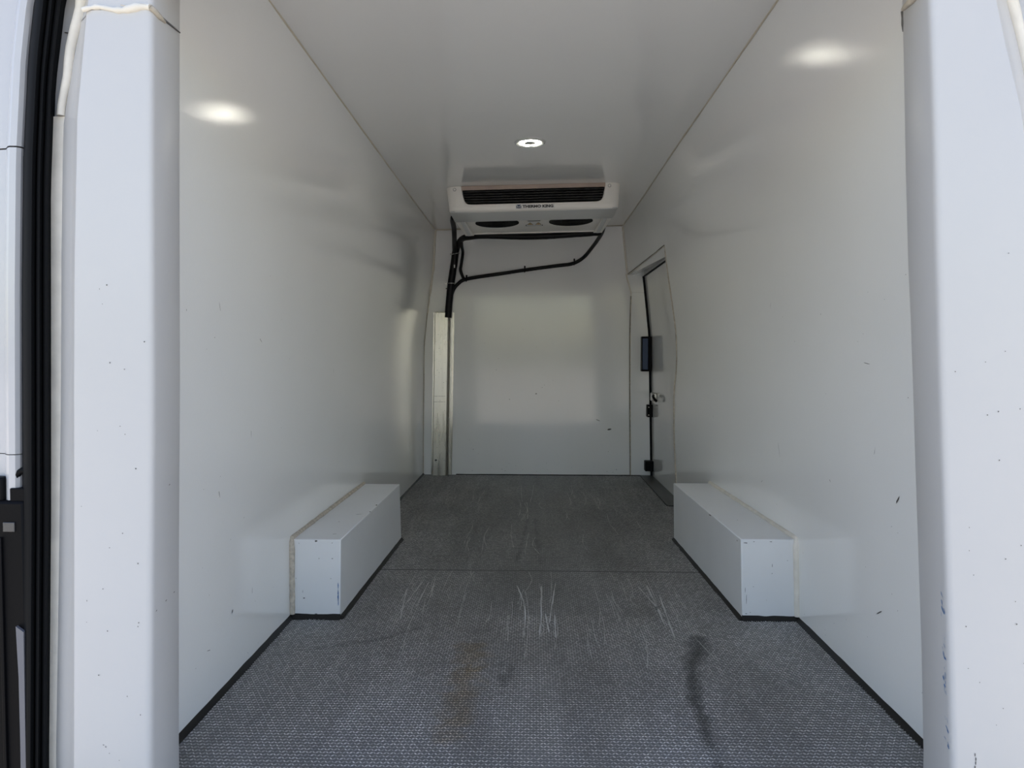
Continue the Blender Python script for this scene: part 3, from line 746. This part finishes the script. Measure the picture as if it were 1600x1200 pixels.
for y in (Y_BACK - .010, Y_BACK - .0005): V += [(.630, y, 1.183), (interp(1.183, DF) - .008, y, 1.183), (interp(1.31, DF) - .008, y, 1.31), (.594, y, 1.31)]
dr(mesh('jamb_head', V, [(0, 1, 2, 3), (4, 7, 6, 5), (0, 4, 5, 1), (1, 5, 6, 2), (2, 6, 7, 3), (3, 7, 4, 0)], 'bulk', door))
dr(tube('jamb_joint', [(interp(z, JL), Y_BACK - .008, z) for z in np.linspace(.004, 1.16, 30)], .0034, 'dirtycream', door, 6, jitter=.35))
dr(tube('jamb_joint', [(interp(z, JL) - .0035, Y_BACK - .008, z) for z in np.linspace(.004, 1.16, 12)], .0018, 'scuff', door, 5))
dr(tube('jamb_joint', [(interp(z, JL), Y_BACK - .008, z) for z in np.linspace(1.16, 1.30, 8)], .0045, 'cream', door, 6, jitter=.2))
# black gasket along the leading edge
V = []
for z in np.linspace(.004, 1.285, 20):
    x = interp(z, DF); V += [(x - .009, Y_BACK - .012, z), (x + .006, Y_BACK - .022, z), (x + .008, Y_BACK - .001, z), (x - .009, Y_BACK - .001, z)]
F = [(i * 4 + k, i * 4 + (k + 1) % 4, i * 4 + 4 + (k + 1) % 4, i * 4 + 4 + k) for i in range(19) for k in range(4)]
dr(mesh('gasket', V, F, 'rubber', door))
dr(tube('gasket', [(Xd(y, 1.285) - .004, y, door_top(y) - .006) for y in np.linspace(DOOR_Y0 + .01, Y_BACK - .02, 10)], .005, 'rubber', door, 6))
# frame outline: sealant line on the wall round the opening
path = [(Xr(4.05, z) - .001, 4.05, z) for z in np.linspace(.01, 1.355, 30)]
dr(tube('frame_sealant', path, .0042, 'dirtycream', door, 6, jitter=.3))
dr(tube('frame_sealant', [(Xr(4.055, z) - .0005, 4.060, z) for z in np.linspace(.01, 1.33, 20)], .0028, 'scuff', door, 5))
path = [(Xr(y, 1.358 - .06 * (y - 4.05) / .92) - .001, y, 1.358 - .06 * (y - 4.05) / .92) for y in np.linspace(4.05, 4.96, 16)]
dr(tube('frame_sealant', path, .0032, 'scuff', door, 5, jitter=.3))
dr(tube('frame_sealant', [(x - .002, y, z - .006) for x, y, z in path], .003, 'cream', door, 5, jitter=.3))
# hinges and lock box
def hinge(name, x0, x1, z0, z1, y0, label):
    h = dr(box(name, x0, x1, y0, Y_BACK - .009, z0, z1, 'plastic', door, .003)); h['label'] = label
    return h
lk = hinge('lock_box', .690, .752, .678, .900, 4.900, 'tall black lock box')
box('lock_cover', .694, .728, 4.893, 4.902, .690, .888, 'logoblue', lk, .002)
hm = hinge('hinge', .729, .772, .386, .464, 4.905, 'black middle hinge')
for z in (.400, .450):
    tube('screw', [(.737, 4.9055, z), (.737, 4.902, z)], .003, 'steel', hm, 8)
hinge('hinge', .718, .770, .040, .104, 4.895, 'black lower hinge')
# lever handle on the door
hx = Xd(4.80, .52)
dr(box('handle', hx - .028, hx + .003, 4.745, 4.83, .497, .548, 'steel', door, .006))
dr(tube('handle_lever', [(hx - .018, 4.76, .535), (hx - .03, 4.70, .530), (hx - .03, 4.66, .520), (hx - .02, 4.64, .505)], .008, 'plastic', door, 8))
# sill plate on the floor
V = [(.697, Y_BACK - .004, .0045), (.702, 4.00, .0045), (.712, 3.985, .0045), (.80, 3.985, .0045), (.80, Y_BACK - .004, .0045)]
V += [(x - (.004 if k in (0, 1) else 0), y, .0003) for k, (x, y, z) in enumerate(V)]
dr(mesh('sill_plate', V, [(0, 1, 2, 3, 4), (9, 8, 7, 6, 5)] + [(i, 5 + i, 5 + (i + 1) % 5, (i + 1) % 5) for i in range(5)], 'sill', door))
dr(tube('sill_sealant', [(.694, Y_BACK - .01, .001), (.699, 4.0, .001), (.710, 3.981, .001), (.745, 3.980, .001)], .0035, 'blackseal', door, 6))

# ------------------------------------------------------------------ aluminium conduit cover on the bulkhead
cv = empty('conduit_cover', (-.60, 4.95, 0)); tag(cv, 'scratched aluminium conduit cover standing in the left corner of the bulkhead', 'cover')
def lerp(a, b, t): return a + (b - a) * t
def cv_pt(u, d, z):
    t = z / 1.055; return (lerp(-.664, -.646, t) + u, Y_BACK - d, z)
ptf = [(0, .003), (.011, .003), (.016, .046), (.100, .046), (.107, .003), (.136, .003)]
zz = np.linspace(.0, 1.055, 10)
V, F = [], []
for z in zz:
    for u, d in ptf: V.append(cv_pt(u, d, z if z > .01 else (-.0 + .001 + (.004 if d < .01 else 0))))
for z in zz:
    for u, d in ptf: V.append(cv_pt(u, max(.0004, d - .002), z if z > .01 else .001))
m_ = len(ptf); N = len(zz) * m_
for i in range(len(zz) - 1):
    for k in range(m_ - 1):
        F.append((i * m_ + k, i * m_ + k + 1, (i + 1) * m_ + k + 1, (i + 1) * m_ + k))
        F.append((N + i * m_ + k, N + (i + 1) * m_ + k, N + (i + 1) * m_ + k + 1, N + i * m_ + k + 1))
o = at_root(mesh('channel', V, F, 'alu', cv), cv); bevel(o, .002, 2)
at_root(tube('edge_rib', [cv_pt(.112, .006, z) for z in (.005, .5, 1.053)], .0022, 'steel', cv, 6), cv)
at_root(tube('edge_rib', [cv_pt(.121, .006, z) for z in (.005, .5, 1.053)], .0018, 'steel', cv, 6), cv)
for u in (.0125, .1045):
    at_root(tube('seam_line', [cv_pt(u, .006, z) for z in (.005, .5, 1.053)], .0022, 'scuff', cv, 6), cv)
V = [cv_pt(.016, .0, 1.054), cv_pt(.016, .046, 1.054), cv_pt(.100, .046, 1.054), cv_pt(.107, .0, 1.054)]
at_root(mesh('end_cap', V + [(x, y, z - .003) for x, y, z in V], [(0, 1, 2, 3), (7, 6, 5, 4)] + [(i, 4 + i, 4 + (i + 1) % 4, (i + 1) % 4) for i in range(4)], 'hose', cv), cv)
q = []
for i in range(70):
    z = .9 * rng.random() ** 1.2 + .03; u = rng.uniform(.022, .095); x, y, _ = cv_pt(u, .0468, z)
    q.append(((x, y, z), (rng.uniform(.001, .004), 0, 0), (0, 0, rng.uniform(.0006, .0016))))
for z in (.515, .478):
    for k in range(8): x, y, _ = cv_pt(.022 + .009 * k, .0468, z); q.append(((x, y, z), (.0065, 0, 0), (0, 0, .0014)))
x, y, _ = cv_pt(.035, .0468, .10); q.append(((x, y, .10), (.012, 0, 0), (0, 0, .009)))
flakes('scratches', q, 'scuff', cv, cv)
for k, z in enumerate((.80, .985, .20, .56)):
    x, y, _ = cv_pt(.006, .003, z); at_root(tube('rivet', [(x, y + .001, z), (x, y - .002, z)], .003, 'steel', cv, 8), cv)

# ------------------------------------------------------------------ hoses
hs = empty('refrigerant_hose', (-.54, 4.93, 1.03)); tag(hs, 'thick black refrigerant hose rising from the aluminium cover to the cooling unit', 'hose')
def hr(o): return at_root(o, hs)
hr(tube('main_hose', [(-.548, 4.935, 1.02), (-.540, 4.935, 1.12), (-.526, 4.935, 1.25), (-.507, 4.93, 1.37), (-.497, 4.92, 1.44), (-.480, 4.88, 1.485)], .0225, 'hose', hs, 12, n=6, jitter=.02))
hr(tube('branch_hose', [(-.503, 4.92, 1.43), (-.492, 4.80, 1.475), (-.478, 4.66, 1.505), (-.470, 4.56, 1.535), (-.462, 4.42, 1.545), (-.448, 4.30, 1.548)], .0145, 'hose', hs, 10, n=6))
hr(tube('branch_hose', [(-.480, 4.89, 1.47), (-.455, 4.78, 1.485), (-.425, 4.66, 1.486), (-.385, 4.57, 1.479), (-.30, 4.535, 1.482), (-.10, 4.53, 1.476), (.0, 4.53, 1.475), (.12, 4.53, 1.480), (.27, 4.53, 1.490), (.392, 4.52, 1.497)], .0185, 'hose', hs, 10, n=6, jitter=.03))
hr(tube('branch_hose', [(-.440, 4.72, 1.475), (-.447, 4.82, 1.455), (-.449, 4.90, 1.43), (-.462, 4.935, 1.36), (-.467, 4.94, 1.325), (-.455, 4.945, 1.285), (-.442, 4.945, 1.262)], .0095, 'hose', hs, 8, n=6))
for x, z, dx in ((-.497, 1.425, .004), (-.528, 1.238, 0)):
    ring = [(x + .0245 * math.cos(t), 4.932 + .0245 * math.sin(t) - (.008 if z > 1.4 else 0), z + dx * math.cos(t)) for t in np.linspace(0, 2 * math.pi, 22)]
    hr(tube('hose_clip', ring, .0026, 'steel', hs, 6))
    hr(tube('clip_screw', [(x - .036, Y_BACK - .001, z + .004), (x - .036, Y_BACK - .008, z + .004)], .0055, 'steel', hs, 8))
hr(tube('hose_tie', [(-.528 - .024, 4.935, 1.207), (-.528 - .034, 4.935, 1.205)], .003, 'hose', hs, 6))
hr(box('hose_label', -.507, -.499, 4.9065, 4.9085, 1.335, 1.355, 'logowhite', hs, .0005))

dc = empty('drain_hose', (-.53, 4.945, 1.13)); tag(dc, 'thin black drain hose looping across the upper bulkhead from the cooling unit', 'hose')
def dr2(o): return at_root(o, dc)
dpath = [(-.543, 4.948, 1.09), (-.533, 4.948, 1.14), (-.513, 4.95, 1.202), (-.482, 4.95, 1.239), (-.445, 4.95, 1.263), (-.363, 4.95, 1.280), (-.20, 4.95, 1.303), (-.055, 4.95, 1.325), (.149, 4.95, 1.352), (.235, 4.95, 1.362), (.285, 4.945, 1.380), (.325, 4.93, 1.408), (.355, 4.86, 1.44), (.385, 4.72, 1.475), (.402, 4.56, 1.502), (.402, 4.44, 1.52)]
dr2(tube('hose', dpath, .0115, 'hose', dc, 10, n=6, jitter=.02))
for x, z in ((-.430, 1.267), (-.055, 1.325), (.262, 1.371)):
    cl = [(x + .002 * math.cos(2 * t), 4.950 + .0135 * math.cos(t), z + .0145 * math.sin(t)) for t in np.linspace(0, 2 * math.pi, 18)]
    dr2(tube('hose_clip', cl, .0026, 'plastic', dc, 6))
    dr2(box('clip_tab', x - .005, x + .004, Y_BACK - .012, Y_BACK - .0005, z + .012, z + .028, 'plastic', dc, .001))

# ------------------------------------------------------------------ cooling unit under the ceiling
AC_Y = 3.79
ac = empty('cooling_unit', (-.003, AC_Y, zc(0, AC_Y) + .0005)); ac.rotation_euler = (math.atan(.0165) * -1.0, -math.atan(.022), 0)
tag(ac, 'white ceiling mounted cooling unit with black louvred grille above the bulkhead', 'cooling unit')
HW, HB, DEP = .427, .128, .69       # half width, height, depth
def hw_at(z): return HW + z * .10   # z negative: narrower below
# front frame: U round the louvre opening
def u_inner(t):
    """inner outline, t 0..1 from top left down, across, up to top right"""
    pts = [(-.352, -.001), (-.348, -.03), (-.343, -.055), (-.338, -.072), (-.331, -.083), (-.318, -.089), (-.30, -.091), (-.2, -.091), (0, -.091), (.2, -.091), (.30, -.091), (.318, -.089), (.331, -.083), (.338, -.072), (.343, -.055), (.348, -.03), (.352, -.001)]
    return pts
inn = u_inner(0)
outp = [(-HW, -.001), (-hw_at(-.03), -.03), (-hw_at(-.055), -.055), (-hw_at(-.08), -.08), (-hw_at(-.105), -.105), (-hw_at(-.12), -.120), (-.395, -HB), (-.2, -HB), (0, -HB), (.2, -HB), (.395, -HB), (hw_at(-.12), -.120), (hw_at(-.105), -.105), (hw_at(-.08), -.08), (hw_at(-.055), -.055), (hw_at(-.03), -.03), (HW, -.001)]
V, F = [], []
def ring_pts(fr, y, dy_side):
    out = []
    for (xi, zi), (xo, zo) in zip(inn, outp):
        x, z = lerp(xi, xo, fr), lerp(zi, zo, fr)
        side = max(0, (abs(x) - .375) / .052)
        low = max(0, (-z - .105) / .023)
        out.append((x, y + dy_side * (.035 * side ** 2 + .010 * low ** 2), z))
    return out
rings = [ring_pts(0, .05, 0), ring_pts(0, .006, 0), ring_pts(.04, .001, 1), ring_pts(.12, 0, 1), ring_pts(.30, 0, 1), ring_pts(.50, 0, 1), ring_pts(.70, 0, 1), ring_pts(.85, 0, 1), ring_pts(.95, .002, 1), ring_pts(1.0, .006, 1)]
back = [(x * .965, .14 if abs(z) > .122 and abs(x) < .39 else DEP, z) for x, z in outp]
for r in rings: V += r
m_ = len(inn)
for i in range(len(rings) - 1):
    for k in range(m_ - 1): F.append((i * m_ + k, i * m_ + k + 1, (i + 1) * m_ + k + 1, (i + 1) * m_ + k))
mesh('front_frame', V, F, 'unitwhite', ac, smooth=50)
# side panels, curved at the front corner and sweeping back
for s in (-1, 1):
    V, F = [], []
    zrow = [-.001, -.04, -.08, -.105, -.120, -HB]
    yrow = [.036, .06, .12, .3, .5, DEP]
    for y in yrow:
        for z in zrow:
            x = hw_at(z) if z > -.1201 else .412
            V.append((s * (x - (.026 if z > -.1201 else .018) * max(0, (y - .06)) / (DEP - .06)) + (0 if y > .05 else -s * .002), y, z))
    for y in yrow:
        V.append((s * (.365 - .02 * y / DEP), y, -HB))
    nz = len(zrow)
    for i in range(len(yrow) - 1):
        for k in range(nz - 1): F.append((i * nz + k, i * nz + k + 1, (i + 1) * nz + k + 1, (i + 1) * nz + k))
        b0 = len(yrow) * nz
        F.append((i * nz + nz - 1, b0 + i, b0 + i + 1, (i + 1) * nz + nz - 1))
    o = mesh('side_panel', V, F, 'unitwhite', ac, smooth=40)
    so = o.modifiers.new('thickness', 'SOLIDIFY'); so.thickness = .004; so.offset = -1
    o.modifiers.new('split', 'EDGE_SPLIT').split_angle = math.radians(40)
    box('side_skirt', s * .372 - .012, s * .372 + .012, .24, DEP + .004, -HB - .001, -.085, 'unitshade', ac, .003)
# underside lip with rounded front edge
V, F = [], []
prof_l = [(.008, -.122), (.012, -.1265), (.020, -HB), (.06, -HB - .001), (.14, -HB - .002), (.247, -HB - .002), (.250, -HB + .010)]
for x in np.linspace(-.41, .41, 9):
    for y, z in prof_l: V.append((x, y, z))
n = len(prof_l)
for i in range(8):
    for k in range(n - 1): F.append((i * n + k, i * n + k + 1, (i + 1) * n + k + 1, (i + 1) * n + k))
o = mesh('underside_lip', V, F, 'unitshade', ac, smooth=40); so = o.modifiers.new('thickness', 'SOLIDIFY'); so.thickness = .003
# fan plate and fan grilles
box('fan_plate', -.385, .385, .12, DEP, -.116, -.108, 'unitwhite', ac)
box('rear_rail', -.385, .385, DEP - .012, DEP + .004, -.122, -.09, 'unitwhite', ac, .002)
for cx in (-.195, .20):
    fn = lathe('fan_shroud', [(.168, -.1162), (.168, -.1185), (.160, -.1195), (.122, -.1180), (.118, -.1164)], 'unitwhite', ac, 40); fn.location = (cx, .365, 0)
    fo = lathe('fan_opening', [(.117, -.1164), (.117, -.1200), (.10, -.1202), (.02, -.1202)], 'dark', ac, 40); fo.location = (cx, .365, 0)
    for k in range(1, 6):
        r = .02 * k + .008
        rg = tube('guard_ring', [(cx + r * math.cos(t), .365 + r * math.sin(t), -.1222) for t in np.linspace(0, 2 * math.pi, 33)], .0012, 'dark', fo, 5)
        rg.matrix_parent_inverse = Matrix.Translation((cx, .365, 0)).inverted()
# louvres
box('coil_recess', -.352, .352, .045, .055, -.094, -.002, 'dark', ac)
for k in range(6):
    z = -.0275 - .0125 * k
    w = .347 - max(0, (k - 3)) * .004
    o = mesh('louvre', [(-w, .008, z - .0018), (w, .008, z - .0018), (w, .008, z), (-w, .008, z), (-w, .040, z + .010), (w, .040, z + .010), (w, .040, z + .0085), (-w, .040, z + .0085)],
             [(0, 1, 2, 3), (3, 2, 5, 4), (4, 5, 6, 7), (7, 6, 1, 0), (0, 3, 4, 7), (1, 6, 5, 2)], 'slat', ac)
o = box('top_strip', -.352, .352, .002, .012, -.021, -.0005, 'beigemetal', ac, .0015)
for x, z in ((-.385, -.017), (.372, -.017)):
    sc = lathe('screw', [(.0062, 0), (.0062, .002), (.0045, .0032), (.001, .0034)], 'unitwhite', ac, 16); sc.rotation_euler = (math.pi / 2, 0, 0); sc.location = (x, .0005, z)
    rr = lathe('screw_recess', [(.0078, 0), (.0078, .0008), (.0055, .0009)], 'scuff', sc, 16)
# logo
def text_mesh(name, body, size, m, parent, loc, sx=1.0, off=.0, ext=.0004):
    c = bpy.data.curves.new(name, 'FONT'); c.body = body; c.size = size; c.offset = off; c.extrude = ext; c.align_x = 'LEFT'; c.resolution_u = 3
    t = bpy.data.objects.new(name, c); COL.objects.link(t)
    bpy.context.view_layer.update()
    me = bpy.data.meshes.new_from_object(t.evaluated_get(bpy.context.evaluated_depsgraph_get()))
    COL.objects.unlink(t); bpy.data.objects.remove(t)
    me.materials.clear(); me.materials.append(M[m])
    o = link(bpy.data.objects.new(name, me), parent)
    o.rotation_euler = (math.pi / 2, 0, 0); o.scale = (sx, 1, 1); o.location = loc
    return o
box('logo_backing', -.088, .103, -.0012, .001, -.1165, -.0985, 'logowhite', ac)
tx = text_mesh('logo_lettering', 'THERMO KING', .0175, 'logoblack', ac, (-.053, -.0016, -.1140), 1.0, .0009)
wid = max(v.co.x for v in tx.data.vertices); tx.scale = (.150 / wid, 1, 1)
# emblem: blue block with a cross of light strokes
em = box('logo_emblem', -.084, -.060, -.0018, .0005, -.1165, -.0985, 'logoblue', ac)
def stroke(p, q_, w):
    p, q_ = np.array(p), np.array(q_); d = (q_ - p) / np.linalg.norm(q_ - p); nn = np.array((-d[1], d[0])) * w
    c4 = [p + nn, q_ + nn, q_ - nn, p - nn]
    return [(x, -.0023, z) for x, z in c4], [(0, 1, 2, 3)]
st = [stroke((-.0845, -.0995), (-.0765, -.1075), .0013), stroke((-.0595, -.0995), (-.0675, -.1075), .0013), stroke((-.0795, -.1165), (-.0795, -.1095), .0010), stroke((-.0645, -.1165), (-.0645, -.1095), .0010), stroke((-.0765, -.1085), (-.0675, -.1085), .0008), stroke((-.072, -.1165), (-.072, -.1115), .0007)]
joined('emblem_strokes', st, 'logowhite', em)
# warning label on the fan plate
wx, wy = .004, .405
lb = box('warning_label', wx - .047, wx + .047, wy - .075, wy + .075, -.1175, -.116, 'logoblack', ac)
box('label_face', wx - .042, wx + .042, wy - .066, wy + .066, -.1180, -.1174, 'logowhite', lb)
for dx in (-.022, .022):
    for r, m, z in ((.021, 'logoblack', -.1183), (.0165, 'yellow', -.1186)):
        pts = [(wx + dx + r * 1.0 * math.sin(a), wy + .012 + r * 2.3 * -math.cos(a), z) for a in (0, 2 * math.pi / 3, 4 * math.pi / 3)]
        mesh('warning_triangle', pts + [(x, y, -.1178) for x, y, _ in pts], [(0, 1, 2), (5, 4, 3), (0, 3, 4, 1), (1, 4, 5, 2), (2, 5, 3, 0)], m, lb)
    if dx < 0:
        for a in (0, 2.1, 4.2):
            mesh('warning_symbol', [(wx + dx + .0065 * math.cos(a + b), wy + .012 + .010 * math.sin(a + b), -.1189) for b in (-.45, .45)] + [(wx + dx, wy + .012, -.1189)], [(0, 1, 2)], 'logoblack', lb)
    else:
        box('warning_symbol', wx + dx - .0016, wx + dx + .0016, wy - .004, wy + .012, -.1189, -.1185, 'logoblack', lb)
        box('warning_symbol', wx + dx - .0016, wx + dx + .0016, wy + .015, wy + .019, -.1189, -.1185, 'logoblack', lb)

# ------------------------------------------------------------------ ceiling light
LX, LY = -.015, 3.078
lamp = empty('ceiling_light', (LX, LY, zc(LX, LY))); lamp.rotation_euler = (-math.atan(.0165), -math.atan(.02), 0)
tag(lamp, 'round recessed ceiling light with lit ring of lamps', 'light')
lathe('bezel', [(.0625, .0), (.0620, -.0035), (.058, -.006), (.052, -.0062), (.049, -.004)], 'lampring', lamp, 48)
lathe('lens', [(.049, -.001), (.049, -.0038), (.02, -.0044), (.001, -.0044)], 'lampglass', lamp, 40)
def arc(a0, a1, r0, r1):
    V, F = [], []
    n = max(4, int((a1 - a0) / .12))
    for i, a in enumerate(np.linspace(a0, a1, n + 1)):
        wv = .0015 * math.sin(7 * a)
        for r, z in ((r0 - wv, -.0036), (r0 - wv, -.0050), (r1 + wv, -.0050), (r1 + wv, -.0036)): V.append((r * math.cos(a), r * math.sin(a), z))
    for i in range(n):
        for k in range(4): F.append((i * 4 + k, i * 4 + (k + 1) % 4, i * 4 + 4 + (k + 1) % 4, i * 4 + 4 + k))
    F.append((0, 1, 2, 3)); F.append(tuple(len(V) - 4 + k for k in (3, 2, 1, 0)))
    return V, F
for a0, a1 in ((-.02 + .10, 2.20), (2.32, 4.10), (4.22, 6.24)):
    v, f = arc(a0, a1, .0245, .0425); mesh('led_segment', v, f, 'led', lamp, smooth=30)
for a in (2.35, .05, 4.4):
    mesh('screw', *tube_vf([(.056 * math.cos(a), .056 * math.sin(a), -.005), (.056 * math.cos(a), .056 * math.sin(a), -.0075)], .0025, 8), 'scuff', lamp)
mesh('mark', *tube_vf([(.026, .066, -.0002), (.026, .066, -.003)], .0028, 8), 'logowhite', lamp)

# ------------------------------------------------------------------ outside
ground = mesh('ground', [(-60, -60, -.68), (60, -60, -.68), (60, 60, -.68), (-60, 60, -.68)], [(0, 1, 2, 3)], 'ground', fix=False)
tag(ground, 'concrete yard outside the van', None, kind='structure')
sill = box('trim_11', -.95, .95, 1.20, 1.30, -.35, -.02, 'plastic', None, .01); tag(sill, 'black rear step below the floor', None, kind='structure')

shell = empty('trim_12', (0, 3.4, 1.74)); tag(shell, 'white outer body shell of the van', None, kind='structure')
for nm, bb in (('roof_skin', (-1.03, 1.05, 1.48, 5.4, 1.80, 1.83)), ('side_skin', (-1.06, -1.03, 1.60, 5.4, -.45, 1.83)), ('side_skin', (1.05, 1.08, 1.60, 5.4, -.45, 1.83)), ('front_skin', (-1.06, 1.08, 5.4, 5.43, -.45, 1.83))):
    at_root(box(nm, *bb, 'paint', shell), shell)
